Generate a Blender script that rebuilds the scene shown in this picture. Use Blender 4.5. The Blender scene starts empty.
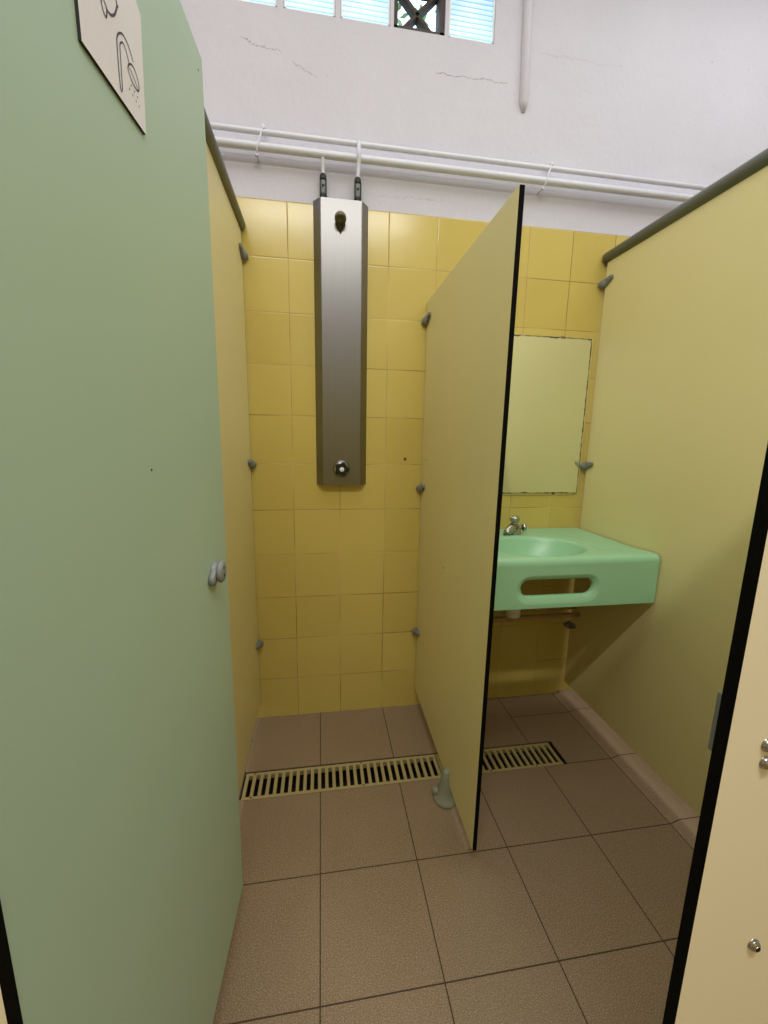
import bpy, bmesh, math, random
from mathutils import Vector, Matrix
random.seed(7)
S = bpy.context.scene
COL = S.collection
PI = math.pi

# ------------------------------------------------------------ materials
def lin(c):
    return tuple(((v/255)/12.92 if v/255 <= .04045 else ((v/255+.055)/1.055)**2.4) for v in c)

class NT:
    def __init__(s, name):
        s.m = bpy.data.materials.new(name); s.m.use_nodes = True
        s.t = s.m.node_tree; s.n = s.t.nodes; s.l = s.t.links
        s.b = s.n['Principled BSDF']; s.out = s.n['Material Output']
        s.co = s.n.new('ShaderNodeTexCoord').outputs['Object']
        sp = s.n.new('ShaderNodeSeparateXYZ'); s.l.new(s.co, sp.inputs[0])
        s.x, s.y, s.z = sp.outputs
    def put(s, sock, v):
        if hasattr(v, 'is_output'): s.l.new(v, sock)
        else: sock.default_value = v
    def ma(s, op, a, b=0.0, c=None):
        n = s.n.new('ShaderNodeMath'); n.operation = op
        s.put(n.inputs[0], a); s.put(n.inputs[1], b)
        if c is not None: s.put(n.inputs[2], c)
        return n.outputs[0]
    def noise(s, scale, detail=3, rough=.5, vec=None):
        n = s.n.new('ShaderNodeTexNoise'); s.l.new(vec if vec else s.co, n.inputs['Vector'])
        n.inputs['Scale'].default_value = scale; n.inputs['Detail'].default_value = detail
        n.inputs['Roughness'].default_value = rough
        return n.outputs['Fac']
    def ramp(s, f, stops):
        n = s.n.new('ShaderNodeValToRGB'); e = n.color_ramp.elements
        while len(e) < len(stops): e.new(.5)
        for k, (p, c) in enumerate(stops):
            e[k].position = p; e[k].color = (*c, 1) if len(c) == 3 else c
        s.l.new(f, n.inputs[0]); return n.outputs[0]
    def mix(s, f, a, b, mode='MIX'):
        n = s.n.new('ShaderNodeMix'); n.data_type = 'RGBA'; n.blend_type = mode
        s.put(n.inputs[0], f)
        s.put(n.inputs[6], (*a, 1) if isinstance(a, tuple) else a)
        s.put(n.inputs[7], (*b, 1) if isinstance(b, tuple) else b)
        return n.outputs[2]
    def bump(s, h, strength=.2, dist=.002, normal=None):
        n = s.n.new('ShaderNodeBump'); s.put(n.inputs['Height'], h)
        n.inputs['Strength'].default_value = strength; n.inputs['Distance'].default_value = dist
        if normal: s.l.new(normal, n.inputs['Normal'])
        s.l.new(n.outputs[0], s.b.inputs['Normal']); return n.outputs[0]
    def set(s, color=None, rough=None, metal=None, spec=None):
        if color is not None: s.put(s.b.inputs['Base Color'], (*color, 1) if isinstance(color, tuple) else color)
        if rough is not None: s.put(s.b.inputs['Roughness'], rough)
        if metal is not None: s.b.inputs['Metallic'].default_value = metal
        if spec is not None: s.b.inputs['Specular IOR Level'].default_value = spec
        return s.m

def plain(name, rgb, rough=.5, metal=0, var=.06, scale=8, bump=0, bscale=300):
    t = NT(name); c = lin(rgb)
    f = t.noise(scale)
    t.set(t.mix(f, tuple(v*(1-var) for v in c), tuple(min(1, v*(1+var)) for v in c)), rough, metal)
    if bump: t.bump(t.noise(bscale, 2), bump, .001)
    return t.m

# (no shine on the laminate core)
# room constants found from the photograph
H_TILE = 2.194          # top of the tiling
TW, TD = .3015, .2976   # floor tile
FX0, FYA = .1037, -.4497

def linemask(t, v, off, pitch, half):
    f = t.ma('FRACT', t.ma('DIVIDE', t.ma('SUBTRACT', v, off), pitch))
    d = t.ma('MULTIPLY', t.ma('MINIMUM', f, t.ma('SUBTRACT', 1.0, f)), pitch)
    return t.ma('LESS_THAN', d, half), t.ma('FLOOR', t.ma('DIVIDE', t.ma('SUBTRACT', v, off), pitch)), d

def m_tiles():
    t = NT('yellow_glazed_tiles')
    mx, ix, dx = linemask(t, t.x, -10.0, .2, .0016)
    mz, iz, dz = linemask(t, t.z, H_TILE-10, .2, .0016)
    g = t.ma('MAXIMUM', mx, mz)
    cb = t.n.new('ShaderNodeCombineXYZ'); t.l.new(ix, cb.inputs[0]); t.l.new(iz, cb.inputs[1])
    w = t.n.new('ShaderNodeTexWhiteNoise'); w.noise_dimensions = '3D'; t.l.new(cb.outputs[0], w.inputs['Vector'])
    base = t.mix(w.outputs['Value'], lin((193, 173, 90)), lin((202, 183, 100)))
    mott = t.noise(30, 4, .6)
    base = t.mix(t.ma('MULTIPLY', mott, .25), base, lin((216, 196, 112)))
    gn = t.noise(3, 2)
    grout = t.mix(t.ramp(gn, [(.4, (0, 0, 0)), (.62, (1, 1, 1))]), lin((140, 112, 48)), lin((205, 180, 110)))
    col = t.mix(g, base, grout)
    t.set(col, t.ma('ADD', t.ma('MULTIPLY', g, .4), .2))
    edge = t.ma('MINIMUM', t.ma('MULTIPLY', t.ma('MINIMUM', dx, dz), 250.0), 1.0)
    tilt = t.ma('MULTIPLY', t.noise(7, 1), .35)
    n1 = t.bump(edge, .35, .0012)
    n2 = t.n.new('ShaderNodeBump'); t.l.new(tilt, n2.inputs['Height']); n2.inputs['Strength'].default_value = .5
    n2.inputs['Distance'].default_value = .004; t.l.new(n1, n2.inputs['Normal']); t.l.new(n2.outputs[0], t.b.inputs['Normal'])
    return t.m

def crackmask(t, x0, x1, z0, slope, amp, half):
    """thin wandering crack in plaster between x0 and x1"""
    nz = t.ma('MULTIPLY', t.ma('SUBTRACT', t.noise(14, 5, .7), .5), amp)
    zc = t.ma('ADD', t.ma('MULTIPLY', t.ma('SUBTRACT', t.x, x0), slope), t.ma('ADD', nz, z0))
    near = t.ma('LESS_THAN', t.ma('ABSOLUTE', t.ma('SUBTRACT', t.z, zc)), half)
    return t.ma('MULTIPLY', near, t.ma('MULTIPLY', t.ma('GREATER_THAN', t.x, x0), t.ma('LESS_THAN', t.x, x1)))

def m_plaster():
    t = NT('old_white_painted_plaster')
    base = t.mix(t.noise(2.5, 4), lin((196, 194, 203)), lin((208, 206, 214)))
    cr = crackmask(t, .57, .86, 2.69, 0, .05, .0016)
    cr2 = crackmask(t, .99, 1.35, 2.81, 0, .05, .0010)
    cr3 = crackmask(t, -.15, .0, 2.70, -.12, .07, .0012)
    cr4 = crackmask(t, .03, .12, 2.655, -.45, .05, .0012)
    cr5 = crackmask(t, .35, .62, 2.245, .05, .06, .0012)
    c = t.ma('ADD', t.ma('ADD', cr, t.ma('MULTIPLY', cr2, .4)), t.ma('ADD', t.ma('MULTIPLY', cr5, .5), t.ma('ADD', cr3, cr4)))
    chip = t.ramp(t.noise(55, 4, .62), [(.27, (1, 1, 1)), (.30, (0, 0, 0))])
    dirt = t.ma('MINIMUM', t.ma('ADD', t.ma('MULTIPLY', c, .55), t.ma('MULTIPLY', chip, .35)), 1.0)
    t.set(t.mix(dirt, base, lin((120, 112, 104))), .7)
    h = t.ma('ADD', t.ma('MULTIPLY', t.noise(7, 4, .55), 1.0), t.ma('MULTIPLY', t.noise(45, 5, .6), .35))
    t.bump(t.ma('SUBTRACT', h, c), .38, .012)
    return t.m

def m_floor(name, mode):
    t = NT(name)
    sp = t.ramp(t.noise(330, 3, .8), [(.34, lin((96, 77, 56))), (.5, lin((131, 109, 85))), (.66, lin((174, 153, 126)))])
    sp = t.mix(t.ma('MULTIPLY', t.noise(5, 3), .3), sp, lin((136, 112, 86)))
    sp = t.mix(t.ma('MULTIPLY', t.ramp(t.noise(2.2, 3), [(.35, (0, 0, 0)), (.7, (1, 1, 1))]), .25), sp, lin((164, 144, 120)))
    sp = t.mix(t.ma('MULTIPLY', t.ramp(t.noise(430, 1, .5), [(.60, (0, 0, 0)), (.68, (1, 1, 1))]), .55), sp, lin((205, 188, 162)))
    mx, ix, dx = linemask(t, t.x, FX0-30*TW, TW, .0017)
    my, iy, dy = linemask(t, t.y, FYA-30*TD, TD, .0017)
    if mode == 'floor':
        # behind the drain only the washbasin side has a joint
        ok = t.ma('MAXIMUM', t.ma('LESS_THAN', t.y, FYA+.02), t.ma('GREATER_THAN', t.x, FX0+3*TW))
        my = t.ma('MULTIPLY', my, ok)
        g = t.ma('MAXIMUM', mx, my)
    else:
        g = my
        sp = t.mix(.2, sp, lin((196, 172, 152)))  # light reaching under the partitions, mixed into the tile colour
    t.set(t.mix(g, sp, lin((70, 52, 36))), t.ma('ADD', t.ma('MULTIPLY', g, .35), .42))
    t.bump(t.ma('SUBTRACT', t.ma('MULTIPLY', t.noise(500, 2), .06), g), .4, .0015)
    return t.m

def m_laminate(name, a, b, rough=.38):
    t = NT(name)
    base = t.mix(t.noise(1.6, 2), lin(a), lin(b))
    t.set(base, rough)
    t.bump(t.noise(420, 2), .08, .0006)
    return t.m

def m_steel():
    t = NT('brushed_stainless_steel')
    mp = t.n.new('ShaderNodeMapping'); t.l.new(t.co, mp.inputs[0]); mp.inputs['Scale'].default_value = (260, 260, 1.6)
    f = t.noise(1.0, 3, .6, mp.outputs[0])
    t.set(t.mix(f, lin((124, 123, 121)), lin((138, 137, 135))), t.ma('ADD', t.ma('MULTIPLY', f, .08), .30), 1.0)
    t.bump(f, .12, .0006)
    return t.m

def m_mirror():
    t = NT('mirror_glass'); t.set(lin((238, 242, 214)), t.ma('MULTIPLY', t.noise(6, 3), .07), .8); return t.m

def m_mirror_edge():
    t = NT('corroded_mirror_edge')
    t.set(t.mix(t.ramp(t.noise(38, 4, .7), [(.42, (0, 0, 0)), (.6, (1, 1, 1))]), lin((40, 34, 22)), lin((158, 150, 104))), .6)
    return t.m

def m_glassblock():
    t = NT('ribbed_glass_block')
    for n in (t.b,): t.n.remove(n)
    tr = t.n.new('ShaderNodeBsdfTranslucent'); tr.inputs[0].default_value = (*lin((225, 240, 252)), 1)
    gl = t.n.new('ShaderNodeBsdfGlossy'); gl.inputs['Roughness'].default_value = .15
    w = t.ma('FRACT', t.ma('MULTIPLY', t.z, 62.0))
    c = t.ramp(w, [(.0, lin((96, 156, 222))), (.28, lin((235, 245, 252))), (1.0, lin((248, 252, 255)))])
    c = t.mix(t.ma('MULTIPLY', t.ramp(t.noise(6, 2), [(.4, (0, 0, 0)), (.65, (1, 1, 1))]), .45), c, lin((140, 190, 240)))
    t.l.new(c, tr.inputs[0])
    mx = t.n.new('ShaderNodeMixShader'); mx.inputs[0].default_value = .08
    t.l.new(tr.outputs[0], mx.inputs[1]); t.l.new(gl.outputs[0], mx.inputs[2])
    t.l.new(mx.outputs[0], t.out.inputs[0]); return t.m

M = dict(
    tiles=m_tiles(), plaster=m_plaster(), floor=m_floor('speckled_brown_floor_tiles', 'floor'),
    cove=m_floor('speckled_brown_cove_tiles', 'cove'),
    cream=m_laminate('cream_yellow_laminate', (217, 206, 150), (222, 212, 156)),
    pale=m_laminate('pale_cream_laminate', (250, 242, 210), (252, 245, 216)),
    green=m_laminate('mint_green_laminate', (169, 193, 169), (174, 198, 174), .42),
    black=plain('black_laminate_core', (7, 6, 5), .8),
    rail=plain('dark_grey_green_rail', (92, 96, 86), .42, 0, .05),
    clip=plain('grey_plastic_fitting', (112, 116, 112), .45, 0, .08, 20),
    foot=plain('grey_green_plastic_foot', (138, 142, 122), .5, 0, .1, 30),
    knobgrey=plain('light_grey_plastic', (138, 141, 142), .45),
    steel=m_steel(),
    chrome=plain('chrome', (176, 178, 174), .2, 1, .03),
    brass=plain('tarnished_brass', (92, 84, 64), .35, .9, .2, 60),
    blackplastic=plain('black_plastic', (10, 10, 10), .5),
    whiteplastic=plain('white_plastic', (226, 226, 222), .35),
    whitepaint=plain('white_gloss_pipe_paint', (214, 216, 224), .38, 0, .05, 30, .25, 60),
    basin=plain('mint_green_basin_resin', (150, 200, 160), .33, 0, .03, 3),
    mirror=m_mirror(), mirroredge=m_mirror_edge(),
    bead=plain('yellowed_sealant', (196, 178, 104), .5),
    grate=plain('cream_plastic_grating', (168, 153, 106), .45, 0, .1, 14),
    dark=plain('dark_drain_channel', (34, 26, 16), .7),
    copper=plain('aged_brown_pipe', (178, 146, 98), .45, 0, .15, 30),
    sign=plain('off_white_sign_plastic', (228, 223, 224), .45),
    ink=plain('dark_violet_grey_ink', (62, 54, 66), .6),
    gblock=m_glassblock(),
    lattice=plain('weathered_brown_lattice', (78, 70, 62), .8, 0, .3, 60),
    leaf=plain('green_leaves', (104, 140, 84), .6, 0, .3, 20),
    bark=plain('brown_bark', (90, 72, 54), .8),
    white=plain('white_enamel', (235, 235, 232), .5),
    roomwall=plain('white_wall_paint', (226, 222, 214), .7),
)

M['black'].node_tree.nodes['Principled BSDF'].inputs['Specular IOR Level'].default_value = .1
# ------------------------------------------------------------ mesh helpers
def BM(): return bmesh.new()
def setmi(bm, faces, mi):
    for f in faces: f.material_index = mi

def box(bm, x0, x1, y0, y1, z0, z1, mi=0, bevel=0):
    n0 = len(bm.faces)
    v = [bm.verts.new((x, y, z)) for x in (x0, x1) for y in (y0, y1) for z in (z0, z1)]
    q = [(0, 1, 3, 2), (4, 6, 7, 5), (0, 4, 5, 1), (2, 3, 7, 6), (0, 2, 6, 4), (1, 5, 7, 3)]
    fs = [bm.faces.new([v[i] for i in f]) for f in q]
    setmi(bm, fs, mi)
    if bevel:
        es = list({e for f in fs for e in f.edges})
        r = bmesh.ops.bevel(bm, geom=es, offset=bevel, segments=3, profile=.6, affect='EDGES')
        setmi(bm, r['faces'], mi)
    return fs

def basis(d):
    d = Vector(d).normalized(); a = Vector((0, 0, 1)) if abs(d.z) < .9 else Vector((1, 0, 0))
    u = d.cross(a).normalized(); return d, u, d.cross(u)

def lathe(bm, prof, c, axis=(0, 0, 1), seg=28, mi=0, cap=True):
    """prof: list of (radius, distance along axis)"""
    d, u, w = basis(axis); c = Vector(c); rings = []
    for r, h in prof:
        rings.append([bm.verts.new(c+d*h+(u*math.cos(2*PI*k/seg)+w*math.sin(2*PI*k/seg))*r) for k in range(seg)])
    for a, b in zip(rings, rings[1:]):
        for k in range(seg):
            f = bm.faces.new((a[k], a[(k+1) % seg], b[(k+1) % seg], b[k])); f.material_index = mi; f.smooth = True
    if cap:
        for r in (rings[0], rings[-1]):
            f = bm.faces.new(r); f.material_index = mi

def tube(bm, pts, r, seg=14, mi=0):
    pts = [Vector(p) for p in pts]; rings = []; u = None
    for i, p in enumerate(pts):
        d = (pts[min(i+1, len(pts)-1)]-pts[max(i-1, 0)]).normalized()
        if u is None: _, u, w = basis(d)
        else:
            u = (u-d*u.dot(d)).normalized(); w = d.cross(u)
        rr = r[i] if isinstance(r, (list, tuple)) else r
        rings.append([bm.verts.new(p+(u*math.cos(2*PI*k/seg)+w*math.sin(2*PI*k/seg))*rr) for k in range(seg)])
    for a, b in zip(rings, rings[1:]):
        for k in range(seg):
            f = bm.faces.new((a[k], a[(k+1) % seg], b[(k+1) % seg], b[k])); f.smooth = True; f.material_index = mi
    for q in (rings[0], rings[-1]):
        f = bm.faces.new(q); f.material_index = mi

def hull(bm, pts, mi=0):
    vs = [bm.verts.new(p) for p in pts]
    r = bmesh.ops.convex_hull(bm, input=vs)
    fs = [g for g in r['geom'] if isinstance(g, bmesh.types.BMFace)]
    setmi(bm, fs, mi)
    bad = [g for g in r['geom_interior'] if isinstance(g, bmesh.types.BMVert)]
    if bad: bmesh.ops.delete(bm, geom=bad, context='VERTS')

def prism(bm, poly, axis, a, b, mi=0):
    """extrude a 2-D polygon along an axis; poly in the other two coordinates (in xyz order)"""
    def P(p, t):
        l = list(p); l.insert(axis, t); return l
    A = [bm.verts.new(P(p, a)) for p in poly]; B = [bm.verts.new(P(p, b)) for p in poly]
    n = len(poly); fs = [bm.faces.new(A), bm.faces.new(B[::-1])]
    for k in range(n): fs.append(bm.faces.new((A[k], B[k], B[(k+1) % n], A[(k+1) % n])))
    setmi(bm, fs, mi)

def obj(name, bm, mats, parent=None, local=False, smooth=False):
    """link the bmesh as one object. World coordinates, unless local=True"""
    bmesh.ops.recalc_face_normals(bm, faces=bm.faces)
    me = bpy.data.meshes.new(name); bm.to_mesh(me); bm.free()
    for m in (mats if isinstance(mats, (list, tuple)) else [mats]): me.materials.append(m)
    o = bpy.data.objects.new(name, me); COL.objects.link(o)
    if parent:
        o.parent = parent
        if not local:
            w = Vector(parent.location)
            if parent.parent: w = w+Vector(parent.parent.location)
            me.transform(Matrix.Translation(-w))
    if smooth:
        for p in me.polygons: p.use_smooth = True
    return o

def thing(name, label, cat, loc, rz=0, group=None):
    o = bpy.data.objects.new(name, None); COL.objects.link(o); o.empty_display_size = .1
    o.location = loc; o.rotation_euler = (0, 0, rz); return tag(o, label, cat, group)
def tag(o, label, cat, group=None):
    o['label'] = label; o['category'] = cat
    if group: o['group'] = group
    return o
def struct(name, bm, mats, label=None, cat=None):
    o = obj(name, bm, mats); o['kind'] = 'structure'
    if label: o['label'] = label
    if cat: o['category'] = cat
    return o

# ------------------------------------------------------------ room shell
XL, XR, YF, ZC = -2.6, 3.2, -3.6, 3.35
HOLE = (-.19, 1.112, -.453, -.322)
bm = BM()
x0, x1, y0, y1 = HOLE
box(bm, XL, XR, YF, y0, -.1, 0); box(bm, XL, XR, y1, 0, -.1, 0)
box(bm, XL, x0, y0, y1, -.1, 0); box(bm, x1, XR, y0, y1, -.1, 0)
struct('floor', bm, M['floor'], 'brown speckled square floor tiles', 'floor')

# back wall: tiled below, old plaster above, a row of openings for the blocks
BZ0, BZ1 = 2.812, 3.002
slots = [(-.41, -.215), (-.2, -.018), (.004, .188), (.207, .390), (.404, .600), (.615, .797)]
bm = BM()
box(bm, XL, XR, 0, .1, -.1, H_TILE, 0)
box(bm, XL, XR, .003, .1, H_TILE, BZ0, 1)
box(bm, XL, XR, .003, .1, BZ1, ZC, 1)
ed = [XL]+[v for s_ in slots for v in s_]+[XR]
for a, b in zip(ed[::2], ed[1::2]): box(bm, a, b, .003, .1, BZ0, BZ1, 1)
struct('wall_back', bm, [M['tiles'], M['plaster']], 'back wall, yellow tiles below rough white plaster', 'wall')
bm = BM(); box(bm, XL-.15, XL, YF, .2, -.1, ZC); struct('wall_left', bm, M['roomwall'], 'white side wall on the left', 'wall')
bm = BM(); box(bm, XR, XR+.15, YF, .2, -.1, ZC); struct('wall_right', bm, M['roomwall'], 'white side wall on the right', 'wall')
bm = BM(); box(bm, XL-.15, XR+.15, YF-.15, YF, -.1, H_TILE); box(bm, XL-.15, XR+.15, YF-.15, YF-.003, H_TILE, ZC, 1); struct('wall_front', bm, [M['tiles'], M['plaster']], 'tiled wall behind the viewer', 'wall')
bm = BM(); box(bm, XL-.15, XR+.15, YF-.15, .2, ZC, ZC+.12); struct('ceiling', bm, M['roomwall'], 'white ceiling', 'ceiling')

# cove strips where the floor tiles turn up under the cubicle panels
def cove(name, toe, far, h, ya, yb, label):
    d_ = 1 if far > toe else -1; w_ = min(.04, abs(far-toe)*.4); pts = [(toe, -.0005)]
    for k in range(1, 7):
        q = k/6; pts.append((toe+d_*w_*q, h*q*q*(3-2*q)))
    pts += [(far, h), (far, -.0005)]
    bm = BM(); prism(bm, pts, 1, ya, yb)
    return struct(name, bm, M['cove'], label, 'skirting')
cove('trim_1', 1.309, 1.46, .012, -1.62, -.001, 'low sloped tile threshold under the right hand partition')
cove('trim_2', .569, .590, .004, -.738, HOLE[2]-.002, 'short low tile threshold under the free standing partition')
cove('trim_3', .590, .630, .008, HOLE[3]+.002, -.001, 'low tile threshold behind the drain under the middle partition')
cove('trim_4', -.168, -.24, .008, -1.62, HOLE[2]-.002, 'tile threshold under the left partition in front of the drain')
cove('trim_5', -.180, -.24, .008, HOLE[3]+.002, -.001, 'tile threshold under the left partition behind the drain')

# ------------------------------------------------------------ drain
bm = BM(); x0, x1, y0, y1 = HOLE
box(bm, x0+.001, x1-.001, y0+.001, y1-.001, -.097, -.09)
box(bm, x0+.001, x0+.005, y0+.001, y1-.001, -.09, -.002); box(bm, x1-.005, x1-.001, y0+.001, y1-.001, -.09, -.002)
box(bm, x0+.001, x1-.001, y0+.001, y0+.004, -.09, -.002); box(bm, x0+.001, x1-.001, y1-.004, y1-.001, -.09, -.002)
tag(obj('drain_channel', bm, M['dark']), 'dark sunken drain channel below the cream grating in the floor', 'drain')

def grate(name, gx0, gx1, label, nscrew):
    ya, yb = HOLE[2]+.003, HOLE[3]-.006
    t = thing('drain_grating', label, 'grating', ((gx0+gx1)/2, (ya+yb)/2, -.024), 0, 'floor gratings')
    bm = BM(); zt, zb = -.0005, -.022; fr = .0125
    n = round((gx1-gx0-.014)/.0279); p = (gx1-gx0-.014)/n; hw = .0062
    box(bm, gx0, gx1, ya, ya+fr, zb, zt, 0, .0015); box(bm, gx0, gx1, yb-fr, yb, zb, zt, 0, .0015)
    for k in range(n+1):
        c = gx0+.007+k*p; box(bm, c-hw, c+hw, ya+fr-.002, yb-fr+.002, -.012, zt-.001, 0, .001)
    obj('grating', bm, M['grate'], t)
    for k in nscrew:
        for yy in (ya+fr*.55, yb-fr*.55):
            b2 = BM(); lathe(b2, [(.0035, -.002), (.0035, .0006), (.002, .0009)], (gx0+.007+k*p, yy, zt)); obj('screw', b2, M['brass'], t)
grate('g', -.184, .5795, 'long cream slotted drain grating across the shower floor', (1, 16))
grate('g', .581, 1.096, 'shorter cream slotted drain grating on the washbasin side', (7, 14))

# ------------------------------------------------------------ partitions
TH = .013
def panel(parent, x0, x1, y0, y1, z0, z1, faces_axis=0, mat='cream', name='panel', bev=0):
    """slab with coloured faces and black edges"""
    bm = BM(); fs = box(bm, x0, x1, y0, y1, z0, z1, 1)
    bm.normal_update()
    for f in bm.faces:
        if abs(f.normal[faces_axis]) > .9: f.material_index = 0
    return obj(name, bm, [M[mat], M['black']], parent)

def bracket(parent, xf, z, s, gap=0):
    """grey wall clip: rounded wedge in the corner and a tongue along the panel; s = side it stands out to"""
    bm = BM(); pts = []
    for k in range(14):
        a = 2*PI*k/14
        pts.append((xf+s*.0008, -.0205+.0200*math.cos(a), z+.021*math.sin(a)))
        pts.append((xf+s*.015, -.0155+.0145*math.cos(a), z-.002+.015*math.sin(a)))
        pts.append((xf+s*.023, -.010+.009*math.cos(a), z-.003+.008*math.sin(a)))
    hull(bm, pts)
    pts = []
    for k in range(14):
        a = 2*PI*k/14
        for dx, rr in ((.0008, 1), (.008, 1), (.0115, .6)):
            pts.append((xf+s*dx, -.03+.016*math.cos(a)*rr, z+.016*math.sin(a)*rr))
            pts.append((xf+s*dx, -.060+.011*math.cos(a)*rr, z+.010+.0105*math.sin(a)*rr))
    hull(bm, pts)
    b = obj('wall_bracket', bm, M['clip'], parent)
    b2 = BM(); lathe(b2, [(.004, 0), (.004, .0015), (.002, .0022)], (xf+s*.0115, -.052, z+.008), (s, 0, 0), 12)
    sc = obj('screw', b2, M['chrome'], b, local=True); sc.data.transform(Matrix.Translation(-Vector(parent.location)))

def support_foot(parent, xc, y, ztop=.115):
    bm = BM()
    lathe(bm, [(.044, 0), (.045, .006), (.042, .014), (.032, .022), (.029, .05), (.024, .075), (.019, .1), (.015, .118), (.008, .126)], (xc, y, .0005))
    f = obj('support_foot', bm, M['foot'], parent)
    b2 = BM(); lathe(b2, [(.004, -.016), (.013, -.012), (.015, 0), (.012, .01), (.006, .014)], (xc-.033, y+.018, .024), (-1, .2, .1), 18)
    k = obj('clamp_knob', b2, M['foot'], f, local=True); k.data.transform(Matrix.Translation(-Vector(parent.location)))

def top_rail(parent, xc, y0, y1, z):
    bm = BM(); r = .024; tube(bm, [(xc, y0, z), (xc, y0+.004, z), (xc, y1-.004, z), (xc, y1, z)], [r*.8, r, r, r*.8], 24)
    box(bm, xc-.006, xc+.006, y0+.002, y1-.002, z-.03, z-.012)
    obj('top_rail', bm, M['rail'], parent)

# left
t = thing('cubicle_partition', 'cream yellow partition on the left with dark top rail, behind the green door', 'partition', (-.1785, -.75, 0))
panel(t, -.172-TH, -.172, -1.486, -.004, .09, 2.085)
for z in (1.989, 1.193, .384): bracket(t, -.172, z, 1)
support_foot(t, -.1785, -1.3); top_rail(t, -.1785, -1.486, -.004, 2.0955)
# middle, free standing
t = thing('cubicle_partition', 'short free-standing cream partition with black edge between shower and washbasin', 'partition', (.5715, -.41, 0))
mp = panel(t, .565, .565+TH, -.820, -.004, .095, 1.871)
for v in mp.data.vertices:                       # the free edge stands slightly out of plumb
    if v.co.y < -.3:
        v.co.y += .005+(.018 if v.co.z < 1 else 0)
        if v.co.z < 1: v.co.z -= .028
for z in (1.794, 1.091, .402): bracket(t, .565, z, -1)
support_foot(t, .561, -.545)
for (yy, zz) in ((-.377, .835), (-.072, 1.219)):
    b = BM(); lathe(b, [(.0028, 0), (.0028, .0009), (.001, .0012)], (.565, yy, zz), (-1, 0, 0), 10); obj('drilled_hole', b, M['blackplastic'], t)
# right
t = thing('cubicle_partition', 'cream yellow partition on the right with dark top rail, beside the washbasin', 'partition', (1.3635, -.75, 0))
panel(t, 1.357, 1.357+TH, -1.486, -.022, .082, 2.085)
for z in (1.99, 1.195, .393): bracket(t, 1.357, z, -1)
for z in (1.99, 1.195, .393): bracket(t, 1.357+TH, z, 1)
top_rail(t, 1.3635, -1.486, -.004, 2.0955)

# front panels
def screw_head(parent, x, y, z, name='screw'):
    b = BM(); r = .0066
    prof = [(r*1.05, 0), (r*1.05, .001)]+[(r*math.cos(a), .001+.0048*math.sin(a)) for a in (0, .3, .6, .9, 1.15)]+[(.0032, .0056)]
    lathe(b, prof, (x, y, z), (0, -1, 0), 22, 0, False)
    lathe(b, [(.0032, .0056), (.0026, .0025), (.0005, .0022)], (x, y, z), (0, -1, 0), 6, 1)
    obj(name, b, [M['chrome'], M['blackplastic']], parent)
t = thing('front_panel', 'pale cream front panel at the right edge with black core and round screws', 'panel', (.9, -1.4935, 0))
panel(t, .495, 1.5, -1.5, -1.487, .1, 2.085, 1, 'pale')
for (x, z) in ((.540, 1.0235), (.542, 1.004), (.576, .775)): screw_head(t, x, -1.5, z)
bm = BM()
for k in range(3):
    box(bm, .5085, .55, -1.4868, -1.4715, .999+k*.0217, 1.0205+k*.0217, 0, .001)
kp = obj('latch_keeper', bm, M['clip'], t)
t = thing('front_panel', 'pale cream front panel with black core, sliver at the bottom left corner', 'panel', (-.4, -1.4935, 0))
panel(t, -.7, -.130, -1.5, -1.487, .1, 2.085, 1, 'pale')

# ------------------------------------------------------------ green door, swung inwards
HX, HY = -.136, -1.486
ANG = math.radians(87.2)
d = thing('cubicle_door', 'open mint green cubicle door with a white shower sign and grey lock', 'door', (HX, HY, .1), ANG); d.rotation_euler = (.0037, 0, ANG)
W = .660
bm = BM(); box(bm, 0, W, 0, TH, 0, 1.91, 1)
bm.normal_update()
for f in bm.faces:
    if abs(f.normal.y) > .9: f.material_index = 0
obj('door_leaf', bm, [M['green'], M['black']], d, True)
def dx(Y): return (Y-HY)/.9988
def dz(Z): return Z-.1
# sign plate with pictograms
bm = BM()
prism(bm, [(dx(p), dz(q)) for p, q in ((-1.2535, 1.6974), (-1.1136, 1.7029), (-1.104, 1.8454), (-1.118, 1.852), (-1.2545, 1.852))], 1, -.0035, 0, 1)
bm.normal_update()
bmesh.ops.recalc_face_normals(bm, faces=bm.faces)
for f in bm.faces:
    if f.normal.y < -.9: f.material_index = 0
sg = obj('sign_plate', bm, [M['sign'], M['blackplastic']], d, True); sg['label'] = 'white square sign with a shower pictogram'
def smooth_line(pts, n=5):
    out = []
    P = [pts[0]]+list(pts)+[pts[-1]]
    for i in range(1, len(P)-2):
        for k in range(n):
            s_ = k/n; a, b, c, e = P[i-1], P[i], P[i+1], P[i+2]
            out.append(tuple(.5*((2*b[j])+(-a[j]+c[j])*s_+(2*a[j]-5*b[j]+4*c[j]-e[j])*s_*s_+(-a[j]+3*b[j]-3*c[j]+e[j])*s_**3) for j in (0, 1)))
    out.append(pts[-1]); return out
def stroke(bm, pts, w=.0013, n=5):
    pts = [Vector((dx(p[0]), dz(p[1]))) for p in (smooth_line(pts, n) if n else pts)]
    L = []
    for i, p in enumerate(pts):
        dd = (pts[min(i+1, len(pts)-1)]-pts[max(i-1, 0)]).normalized(); nn = Vector((-dd.y, dd.x))*w*.5
        L.append((bm.verts.new((p.x+nn.x, -.0038, p.y+nn.y)), bm.verts.new((p.x-nn.x, -.0038, p.y-nn.y))))
    for a, b in zip(L, L[1:]): bm.faces.new((a[0], a[1], b[1], b[0]))
bm = BM()
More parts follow.
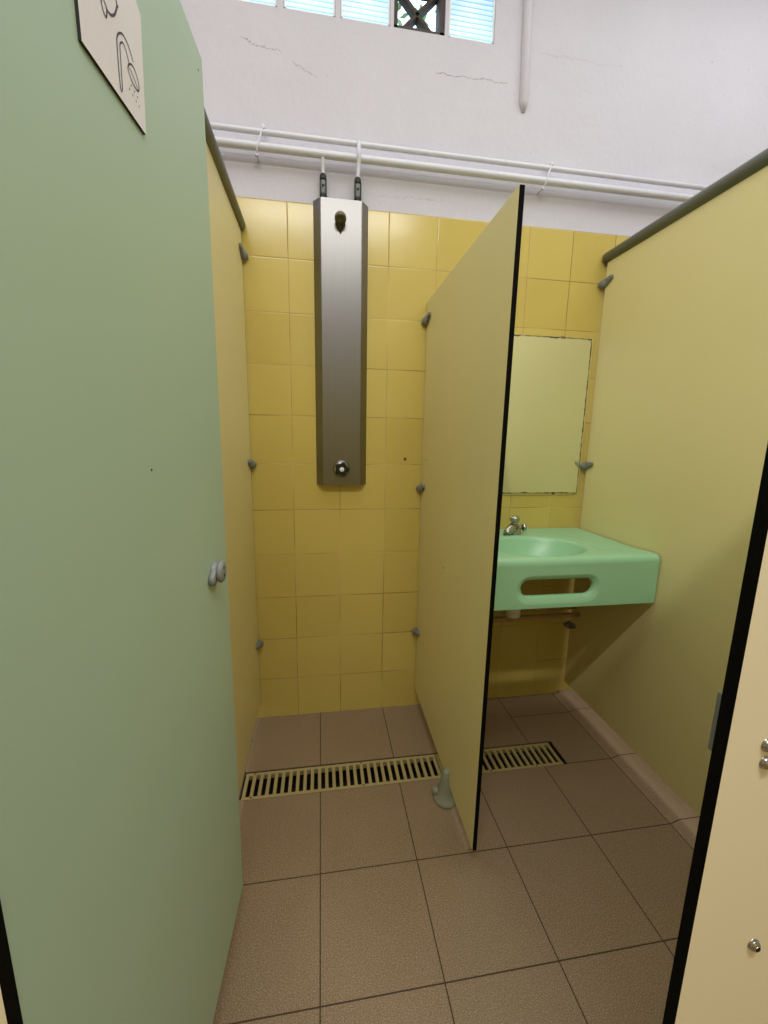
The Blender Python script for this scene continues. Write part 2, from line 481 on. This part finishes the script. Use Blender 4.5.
stroke(bm, [(-1.1774, 1.71), (-1.1783, 1.7283), (-1.1775, 1.7558), (-1.1749, 1.7657), (-1.1679, 1.7739), (-1.1591, 1.7786), (-1.1471, 1.7768), (-1.1374, 1.7679)], .0021)
stroke(bm, [(-1.1728, 1.7146), (-1.1716, 1.7376), (-1.1707, 1.7581), (-1.1672, 1.7649), (-1.1608, 1.7687), (-1.1542, 1.7647), (-1.1497, 1.7568)], .0019)
stroke(bm, [(-1.1774, 1.71), (-1.1750, 1.7095), (-1.1728, 1.7146)], .0019)
stroke(bm, [(-1.1541, 1.7486), (-1.1511, 1.7546), (-1.1439, 1.7608), (-1.1353, 1.7617), (-1.1269, 1.7543), (-1.1267, 1.7459), (-1.1325, 1.741), (-1.1457, 1.7417), (-1.1541, 1.7486)], .0021)
stroke(bm, [(-1.1495, 1.7530), (-1.1399, 1.7500), (-1.1298, 1.7441)], .0016)
for (a, b) in ((-1.1486, 1.7345), (-1.1535, 1.7275), (-1.1410, 1.7335), (-1.1459, 1.7262), (-1.1330, 1.7330), (-1.1376, 1.7255), (-1.1298, 1.7250)):
    stroke(bm, [(a-.0003, b+.0011), (a+.0003, b-.0011)], .0022, 0)
obj('shower_pictogram', bm, M['ink'], sg, True)
bm = BM()
stroke(bm, [(-1.2045, 1.785), (-1.2063, 1.7731), (-1.2057, 1.7683), (-1.2032, 1.7642), (-1.199, 1.7632), (-1.1966, 1.768), (-1.1955, 1.7744), (-1.2005, 1.7775), (-1.2034, 1.7800), (-1.2045, 1.785)], .0024)
stroke(bm, [(-1.1972, 1.7734), (-1.1919, 1.7738), (-1.1865, 1.7759), (-1.1806, 1.7806), (-1.1761, 1.7863), (-1.172, 1.7941), (-1.17, 1.7991), (-1.1719, 1.8043), (-1.1790, 1.811), (-1.190, 1.812), (-1.200, 1.803), (-1.2045, 1.785)], .0026)
stroke(bm, [(-1.1712, 1.7985), (-1.1668, 1.8004)], .002, 0)
obj('washing_pictogram', bm, M['ink'], sg, True)
# turn lock
lx, lz = dx(-.928), dz(1.028)
bm = BM(); lathe(bm, [(.021, 0), (.0215, .003), (.0195, .006), (.0185, .009), (.019, .012), (.0225, .0135), (.0228, .0185), (.020, .0215), (.006, .022)], (lx, 0, lz), (0, -1, 0), 32)
lk = obj('turn_lock', bm, M['knobgrey'], d, True)
bm = BM(); hull(bm, [(lx-.024+.013*math.cos(a), y*1.3, lz-.009+.013*math.sin(a)) for a in [k*PI/5 for k in range(10)] for y in (-.001, -.008)] + [(lx-.006+.013*math.cos(a), y, lz+.013*math.sin(a)) for a in [k*PI/5 for k in range(10)] for y in (-.001, -.012)])
obj('thumb_grip', bm, M['knobgrey'], lk, True, True)
bm = BM()
for q in (.008, -.007): lathe(bm, [(.0032, 0), (.0032, .001)], (lx, -.0216, lz+q), (0, -1, 0), 12)
obj('fixing_hole', bm, M['blackplastic'], lk, True)
bm = BM()
lathe(bm, [(.002, 0), (.002, .0005)], (dx(-1.169), 0, dz(1.258)), (0, -1, 0), 10); lathe(bm, [(.0018, 0), (.0018, .0005)], (dx(-.853), 0, dz(1.973)), (0, -1, 0), 10)
obj('paint_chip', bm, M['ink'], d, True)
for z in (.25, 1.65):
    bm = BM(); box(bm, -.002, .05, .0135, .018, z-.04, z+.04, 0, .001); lathe(bm, [(.006, -.045), (.006, .045)], (.004, .019, z)); obj('hinge', bm, M['clip'], d, True)

# ------------------------------------------------------------ shower panel
sp = thing('shower_panel', 'tall brushed steel shower panel fixed to the yellow tiled wall', 'shower', (.205, 0, 1.105))
bm = BM(); zb, zt = 1.106, 2.204
prism(bm, [(.0995, .0), (.1255, -.033), (.129, -.0350), (.284, -.0350), (.2875, -.033), (.314, .0)], 2, zb, zt)
obj('housing', bm, M['steel'], sp)
bm = BM()
c = (.203, -.035, 2.138)
lathe(bm, [(.0215, 0), (.0225, .004), (.021, .010), (.0185, .014)], c, (0, -1, 0), 28)
lathe(bm, [(.017, .004), (.018, .010), (.0175, .018), (.021, .024), (.021, .034), (.0185, .040), (.009, .042), (.003, .038)], c, (0, -1, -.55), 28)
sh = obj('shower_head', bm, M['brass'], sp); sh['label'] = 'dark tarnished shower nozzle'
b = BM(); hull(b, [(.203+s_*.020, -.0353, 2.118) for s_ in (-1, 1)]+[(.203, -.0353, 2.080), (.203, -.045, 2.098), (.203-.014, -.060, 2.118), (.203+.014, -.060, 2.118)])
obj('nozzle_bracket', b, M['brass'], sp)
bm = BM(); c = (.205, -.035, 1.176)
lathe(bm, [(.036, 0), (.036, .003), (.033, .010), (.026, .016), (.022, .018)], c, (0, -1, 0), 40)
rg = obj('valve_escutcheon', bm, M['chrome'], sp); rg['label'] = 'chrome ring'
bm = BM(); N = 60
rings = []
for (sc, h) in ((.92, .012), (1, .016), (1, .034), (.86, .041)):
    rings.append([bm.verts.new((c[0]+math.cos(2*PI*k/N)*sc*(.0275+.0034*math.cos(5*2*PI*k/N)), c[1]-h, c[2]+math.sin(2*PI*k/N)*sc*(.0275+.0034*math.cos(5*2*PI*k/N)))) for k in range(N)])
for a, b_ in zip(rings, rings[1:]):
    for k in range(N): bm.faces.new((a[k], a[(k+1) % N], b_[(k+1) % N], b_[k]))
bm.faces.new(rings[-1]); bm.faces.new(rings[0])
kb = obj('control_knob', bm, M['blackplastic'], sp); kb['label'] = 'black lobed control knob'
bm = BM(); lathe(bm, [(.0100, .040), (.0100, .044), (.008, .0465), (.002, .047)], c, (0, -1, 0), 24)
cp = obj('knob_cap', bm, M['whiteplastic'], kb, local=True); cp.data.transform(Matrix.Translation(-Vector(sp.location)))
for (x, z0) in ((.1385, 2.205), (.2705, 2.205)):
    bm = BM(); y = -.018
    lathe(bm, [(.0115, 0), (.0125, .004), (.0125, .012), (.0115, .016)], (x, y, z0), (0, 0, 1), 6, 0)
    lathe(bm, [(.0100, .014), (.0112, .020), (.0112, .060), (.0100, .066)], (x, y, z0), (0, 0, 1), 20, 1)
    lathe(bm, [(.0120, .062), (.0130, .066), (.0128, .078), (.008, .086)], (x, y, z0), (0, 0, 1), 20, 0)
    box(bm, x-.0135, x-.0100, y-.010, y+.004, z0+.008, z0+.066, 0); box(bm, x+.0100, x+.0135, y-.010, y+.004, z0+.008, z0+.066, 0)
    lathe(bm, [(.0045, .009), (.0045, .0135), (.002, .014)], (x, y, z0+.042), (0, -1, 0), 12, 0)
    obj('isolating_valve', bm, [M['blackplastic'], M['clip']], sp)

# ------------------------------------------------------------ water pipes
def pipe(name_label, z, r, xr, zend, yr):
    t = thing('water_pipe', name_label, 'pipe', (.5, -.04, z-r), 0)
    bm = BM(); tube(bm, [(XL+.001, -.04, z), (XR-.001, -.04, z)], r, 16); obj('horizontal_pipe', bm, M['whitepaint'], t)
    bm = BM(); yo = -.060 if z > 2.37 else -.04
    tube(bm, [(xr, -.042, z), (xr, yo, z-.006), (xr, yo, z-.055 if z > 2.37 else z-.02), (xr, yr, zend+.006), (xr, yr, zend)], .0075, 14)
    obj('riser', bm, M['whitepaint'], t)
pipe('thin white painted water pipe along the wall, the upper of two', 2.390, .0095, .2705, 2.289, -.018)
pipe('thicker white painted water pipe along the wall, the lower of two', 2.343, .0135, .1385, 2.289, -.018)
for x, lb in ((-.088, 'small white pipe clip left of the shower risers'), (1.035, 'small white pipe clip above the washbasin side')):
    bm = BM()
    tube(bm, [(x-.012, .002, 2.318), (x-.012, -.03, 2.318), (x-.010, -.05, 2.325), (x-.004, -.0545, 2.343), (x, -.05, 2.362), (x+.008, -.051, 2.385), (x+.012, -.046, 2.402), (x+.015, -.03, 2.408), (x+.015, .002, 2.408)], .0032, 10)
    lathe(bm, [(.009, 0), (.008, .006), (.004, .008)], (x+.014, -.042, 2.404), (0, -1, 0), 14)
    lathe(bm, [(.008, 0), (.007, .006), (.004, .008)], (x-.012, -.036, 2.318), (0, -1, 0), 14)
    tag(obj('pipe_clip', bm, M['whitepaint']), lb, 'clip', 'pipe clips')
bm = BM(); tube(bm, [(.934, .004, 2.602), (.932, -.002, 2.63), (.921, -.003, 3.0), (.919, -.003, ZC-.002)], [.008, .018, .018, .018], 16)
tag(obj('conduit', bm, M['plaster']), 'white painted vertical conduit on the plaster, ending above the pipes', 'conduit')

bm = BM(); lathe(bm, [(.0065, .0008), (.0065, -.001), (.0035, -.003)], (.488, 0, 1.219), (0, 1, 0), 14, 0)
lathe(bm, [(.0035, .003), (.0025, .006), (.0005, .006)], (.488, .0, 1.219), (0, -1, 0), 10, 1)
tag(obj('wall_plug', bm, [M['blackplastic'], M['copper']]), 'small dark wall plug in a yellow tile right of the shower panel', 'wall plug')

# ------------------------------------------------------------ mirror
mr = thing('mirror', 'rectangular wall mirror with corroded dark edges above the washbasin', 'mirror', (1.0, 0, 1.06))
mx0, mx1, mz0, mz1 = .68, 1.331, 1.064, 1.762
bm = BM()
def wob(v, k): return v+.0012*math.sin(k*1.7)+random.uniform(-.0009, .0009)
# wobbly dark edge ring
per = []
for k in range(60): per.append((mx0+(mx1-mx0)*k/60, mz0, 0, -1))
for k in range(60): per.append((mx1, mz0+(mz1-mz0)*k/60, 1, 0))
for k in range(60): per.append((mx1-(mx1-mx0)*k/60, mz1, 0, 1))
for k in range(60): per.append((mx0, mz1-(mz1-mz0)*k/60, -1, 0))
o_, i_ = [], []
for k, (x, z, nx, nz) in enumerate(per):
    a = random.uniform(.0, .0022); b_ = random.uniform(.002, .0045)
    if nz and k % 17 < 3: b_ += .003
    o_.append(bm.verts.new((x+nx*a, -.0062, z+nz*a))); i_.append(bm.verts.new((x-nx*b_-(0 if nx else 0), -.0062, z-nz*b_)))
for k in range(len(per)):
    n = (k+1) % len(per); bm.faces.new((o_[k], o_[n], i_[n], i_[k]))
obj('corroded_edge', bm, M['mirroredge'], mr)
bm = BM(); box(bm, mx0, mx1, -.0058, -.0012, mz0, mz1, 0); obj('mirror_glass', bm, M['mirror'], mr)
bm = BM()
box(bm, mx0-.004, mx1+.004, -.0011, -.0002, mz0-.004, mz1+.004, 0)
tube(bm, [(mx0, -.002, mz0-.005), (mx1-.03, -.002, mz0-.005), (mx1-.005, -.002, mz0-.002), (mx1+.004, -.002, mz0+.02), (mx1+.005, -.002, mz1)], .004, 8)
obj('sealant_bead', bm, M['bead'], mr)
for (x, z) in ((1.21, mz0), (1.19, mz1), (.82, mz0), (.82, mz1)):
    bm = BM(); box(bm, x-.008, x+.008, -.0085, -.0005, z-.005, z+.005, 0, .001); obj('mirror_clip', bm, M['mirroredge'], mr)

# ------------------------------------------------------------ washbasin
wb = thing('washbasin', 'mint green moulded washbasin with oval bowl and slotted front apron', 'washbasin', (.966, -.25, .715))
bx0, bx1 = .598, 1.3505; XC, YC, RA, RB = .945, -.337, .190, .142
def sst(a, b, v):
    v = max(0, min(1, (v-a)/(b-a))); return v*v*(3-2*v)
def topz(x, y):
    r = math.hypot((x-XC)/RA, (y-YC)/RB)
    z = .894+.007*max(1-sst(1.24, 1.36, r), sst(.37, .465, -y))
    z -= .004*(1-sst(.38, .43, -y))*math.exp(-((r-1.42)/.05)**2)
    if r < 1.06:
        z -= .125*(1-min(1, r/1.06)**3.0)
    return z
bm = BM(); NX, NY = 130, 84
rows = []
for j in range(NY+1):
    y = -.0025+(-.490+.0025)*j/NY
    rows.append([bm.verts.new((bx0+(bx1-bx0)*i/NX, y, topz(bx0+(bx1-bx0)*i/NX, y))) for i in range(NX+1)])
for k in range(1, 9):
    a = k/8*PI/2
    row = []
    for i in range(NX+1):
        x = bx0+(bx1-bx0)*i/NX; z0 = topz(x, -.49); zz = z0+(.876-z0)*(1-math.cos(a)); row.append(bm.verts.new((x, -.490-.020*math.sin(a), zz)))
    rows.append(row)
for a, b_ in zip(rows, rows[1:]):
    for i in range(NX): bm.faces.new((a[i], a[i+1], b_[i+1], b_[i])).smooth = True
# apron with stadium slot
sx, sz, hl, hr = .957, .789, .110, .031
ang = set(2*PI*k/120 for k in range(120))
X0, X1, Z0, Z1 = bx0, bx1, .716, .876
for cx_ in (X0, X1):
    for cz_ in (Z0, Z1): ang.add(math.atan2(cz_-sz, cx_-sx) % (2*PI))
ang = sorted(ang)
def rectp(a):
    c_, s_ = math.cos(a), math.sin(a); ts = []
    if c_ > 1e-9: ts.append((X1-sx)/c_)
    if c_ < -1e-9: ts.append((X0-sx)/c_)
    if s_ > 1e-9: ts.append((Z1-sz)/s_)
    if s_ < -1e-9: ts.append((Z0-sz)/s_)
    t_ = min(ts); return sx+c_*t_, sz+s_*t_
def stad(a, r, h=None, h2=0):
    c_, s_ = math.cos(a), math.sin(a)
    lo, hi = 0, 2.0
    for _ in range(40):
        m_ = (lo+hi)/2; x, z = c_*m_, s_*m_
        dd = math.hypot(max(abs(x)-hl, 0), z)
        if dd < r: lo = m_
        else: hi = m_
    return sx+c_*lo, sz+s_*lo+h2
loops = []
loops.append([bm.verts.new((*[rectp(a)[0]], -.510, rectp(a)[1])) for a in ang])
for (r, y, h2) in ((hr+.024, -.510, -.004), (hr+.021, -.5095, -.004), (hr+.004, -.502, 0), (hr, -.498, 0), (hr, -.486, 0)):
    loops.append([bm.verts.new((stad(a, r, None, h2)[0], y, stad(a, r, None, h2)[1])) for a in ang])
for q, (a, b_) in enumerate(zip(loops, loops[1:])):
    for k in range(len(ang)):
        n = (k+1) % len(ang); f = bm.faces.new((a[k], a[n], b_[n], b_[k])); f.smooth = q > 0
# sides, back and bottom lip
for x in (bx0, bx1):
    f = bm.faces.new([bm.verts.new(p) for p in ((x, -.003, .8935), (x, -.489, .8935), (x, -.510, .876), (x, -.510, .716), (x, -.003, .716+.03))])
box(bm, bx0, bx1, -.5095, -.488, .7155, .724, 0, .002)
obj('basin', bm, M['basin'], wb)
# tap
bm = BM()
tc = (.973, -.108, .8925)
lathe(bm, [(.033, 0), (.033, .004), (.031, .012), (.026, .030), (.021, .044), (.016, .050), (.014, .056), (.0205, .059), (.0215, .066), (.0205, .076), (.014, .082), (.003, .083)], tc, (0, 0, 1), 28)
tube(bm, [(.970, -.110, .924), (.945, -.132, .920), (.920, -.152, .911), (.914, -.158, .903)], [.024, .021, .0165, .0155], 18)
tp = obj('tap', bm, M['chrome'], wb)
bm = BM(); tube(bm, [(.988, -.105, .922), (1.014, -.103, .922)], .010, 12)
lathe(bm, [(.012, 0), (.016, .004), (.016, .014), (.010, .019)], (1.014, -.103, .922), (1, 0, .1), 16)
tube(bm, [(1.02, -.103, .905), (1.026, -.103, .942)], .0045, 10); tube(bm, [(1.022, -.122, .922), (1.022, -.086, .926)], .0045, 10)
lv = obj('cross_handle', bm, M['chrome'], tp, local=True); lv.data.transform(Matrix.Translation(-Vector(wb.location)))
bm = BM(); lathe(bm, [(.022, 0), (.022, .003), (.015, .003), (.004, .001)], (XC, YC, .7765), (0, 0, 1), 24)
obj('plughole_ring', bm, M['chrome'], wb)
bm = BM(); lathe(bm, [(.031, 0), (.031, .12), (.026, .124), (.026, .16), (.036, .162), (.036, .195)], (.918, -.26, .574), (0, 0, 1), 24)
obj('waste_trap', bm, M['whiteplastic'], wb)
# waste and feed pipe under basin
bm = BM()
tube(bm, [(.90, -.10, .482), (.94, -.082, .474), (.97, -.08, .474), (1.29, -.08, .474), (1.357, -.08, .474)], .012, 14)
tube(bm, [(.80, -.08, .472), (.90, -.08, .472), (.94, -.08, .474)], .012, 14)
lathe(bm, [(.015, 0), (.015, .03)], (.985, -.08, .474), (1, 0, 0), 14)
tag(obj('waste_pipe', bm, M['copper']), 'brown horizontal waste pipe on the wall under the washbasin', 'pipe')
bm = BM()
tube(bm, [(.985, -.055, .500), (1.29, -.055, .500), (1.357, -.055, .500)], .006, 10)
tube(bm, [(.985, -.055, .500), (.985, -.058, .488)], .006, 10)
tag(obj('feed_pipe', bm, M['copper']), 'thin brown feed pipe just above the waste pipe under the washbasin', 'pipe')

# ------------------------------------------------------------ high window row
for i, (a, b_) in enumerate(slots):
    if i in (0, 4): continue
    t = thing('glass_block', {1: 'ribbed glass block high in the wall, first from the left end', 2: 'ribbed glass block between two others high in the wall', 3: 'ribbed glass block directly left of the lattice vent', 5: 'ribbed glass block directly right of the lattice vent'}[i], 'glass block', ((a+b_)/2, .04, BZ0), 0, 'glass blocks')
    bm = BM(); n = 110; e = .006
    L = []
    for k in range(n+1):
        z = BZ0+e+(BZ1-BZ0-2*e)*k/n; y = .014+.0018*math.cos((z-BZ0)*2*PI*62)
        L.append((bm.verts.new((a+e, y, z)), bm.verts.new((b_-e, y, z))))
    for p, q in zip(L, L[1:]): bm.faces.new((p[0], p[1], q[1], q[0])).smooth = True
    obj('ribbed_face', bm, M['gblock'], t)
    bm = BM()
    box(bm, a+.001, a+e+.001, .008, .09, BZ0+.001, BZ1-.001); box(bm, b_-e-.001, b_-.001, .008, .09, BZ0+.001, BZ1-.001)
    box(bm, a+.001, b_-.001, .008, .09, BZ0+.001, BZ0+e+.001); box(bm, a+.001, b_-.001, .008, .09, BZ1-e-.001, BZ1-.001)
    obj('block_rim', bm, M['white'], t)
for i in (0, 4):
    a, b_ = slots[i]
    bm = BM(); f = .016
    for (p0, p1, q0, q1) in ((a+.001, a+f, BZ0+.001, BZ1-.001), (b_-f, b_-.001, BZ0+.001, BZ1-.001), (a+.001, b_-.001, BZ0+.001, BZ0+f), (a+.001, b_-.001, BZ1-f, BZ1-.001)):
        box(bm, p0, p1, .012, .09, q0, q1)
    for s_ in (1, -1):
        za, zb_ = (BZ0, BZ1) if s_ > 0 else (BZ1, BZ0)
        dvec = Vector((b_-a, 0, zb_-za)); nn = Vector((-dvec.z, 0, dvec.x)).normalized()*.0145
        p = [Vector((a, 0, za))+nn, Vector((b_, 0, zb_))+nn, Vector((b_, 0, zb_))-nn, Vector((a, 0, za))-nn]
        p = [(min(max(v.x, a+.002), b_-.002), min(max(v.z, BZ0+.002), BZ1-.002)) for v in p]
        prism(bm, p, 1, .05, .085)
    tag(obj('lattice_block', bm, M['lattice']), 'dark crossed lattice vent block between glass blocks, greenery beyond' if i == 4 else 'dark crossed lattice vent block at the left end of the window row', 'vent')
# tree outside, seen through the lattice
tr = thing('garden_tree', 'green leafy tree outside behind the lattice vent', 'tree', (1.0, 2.4, 0))
bm = BM()
for k in range(650):
    u = Vector((random.gauss(0, 1), random.gauss(0, 1), random.gauss(0, 1))).normalized()*(random.random()**.4)
    c = Vector((1.0+u.x*1.4, 2.4+u.y*.7, 4.3+u.z*1.5)); s_ = random.uniform(.04, .08)
    d1 = Vector((random.uniform(-1, 1), random.uniform(-1, 1), random.uniform(-1, 1))).normalized(); _, d2, d3 = basis(d1)
    bm.faces.new([bm.verts.new(c+d1*s_), bm.verts.new(c+d2*s_*.5), bm.verts.new(c-d1*s_), bm.verts.new(c-d2*s_*.5)])
obj('foliage', bm, M['leaf'], tr)
bm = BM(); tube(bm, [(1.0, 2.4, -.1), (1.02, 2.42, 1.5), (.98, 2.4, 3.0), (1.0, 2.4, 4.4)], [.13, .10, .08, .04], 12); obj('trunk', bm, M['bark'], tr)
bm = BM(); box(bm, -6, 8, .1, 10, -.2, -.1); tag(struct('ground', bm, M['bark']), 'bare ground outside', 'ground')

# ------------------------------------------------------------ lights
def area(name, loc, rot, sx_, sy_, energy, color):
    l = bpy.data.lights.new(name, 'AREA'); l.shape = 'RECTANGLE'; l.size = sx_; l.size_y = sy_; l.energy = energy; l.color = color
    o = bpy.data.objects.new(name, l); COL.objects.link(o); o.location = loc; o.rotation_euler = rot; return o
tl = thing('ceiling_light', 'white batten ceiling light behind the viewer', 'light', (.2, -2.3, ZC-.07))
bm = BM(); box(bm, -.62, 1.02, -2.36, -2.24, ZC-.05, ZC-.001, 0, .004); obj('housing', bm, M['white'], tl)
area('lamp_tube', (.2, -2.3, ZC-.09), (0, 0, 0), 1.5, .09, 42, (1.0, .98, .94))
area('fill_soft', (.3, -1.0, ZC-.02), (0, 0, 0), 4.6, 1.3, 38, (.95, .97, 1.0))  # added unseen fill, near the back wall so its lower tiles stay darker

area('fill_side', (2.2, -.9, ZC-.02), (0, 0, 0), 1.2, 1.2, 11, (.86, .92, 1.0))  # added unseen fill over the next cubicle, brightens wall gap and right plaster
w = bpy.data.worlds.new('sky'); S.world = w; w.use_nodes = True
bg = w.node_tree.nodes['Background']; bg.inputs[0].default_value = (.62, .80, 1, 1); bg.inputs[1].default_value = 3.6

# ------------------------------------------------------------ camera
cam = bpy.data.cameras.new('camera'); co = bpy.data.objects.new('camera', cam); COL.objects.link(co)
yaw, pit, rol = .1546, -.1788, .0169
cpos = Vector((.1192, -1.7853, 1.3071))
f_ = Vector((math.sin(yaw)*math.cos(pit), math.cos(yaw)*math.cos(pit), math.sin(pit)))
r_ = Vector((math.cos(yaw), -math.sin(yaw), 0)); u_ = r_.cross(f_)
R_ = math.cos(rol)*r_+math.sin(rol)*u_; U_ = -math.sin(rol)*r_+math.cos(rol)*u_
mw = Matrix((R_, U_, -f_)).transposed().to_4x4(); mw.translation = cpos
co.matrix_world = mw
cam.sensor_fit = 'HORIZONTAL'; cam.sensor_width = 36; cam.lens = 407.386*36/768; cam.clip_start = .01
S.camera = co
S.view_settings.view_transform = 'Standard'
S.view_settings.look = 'None'
S.view_settings.exposure = 0
S.cycles.max_bounces = 12; S.cycles.diffuse_bounces = 8
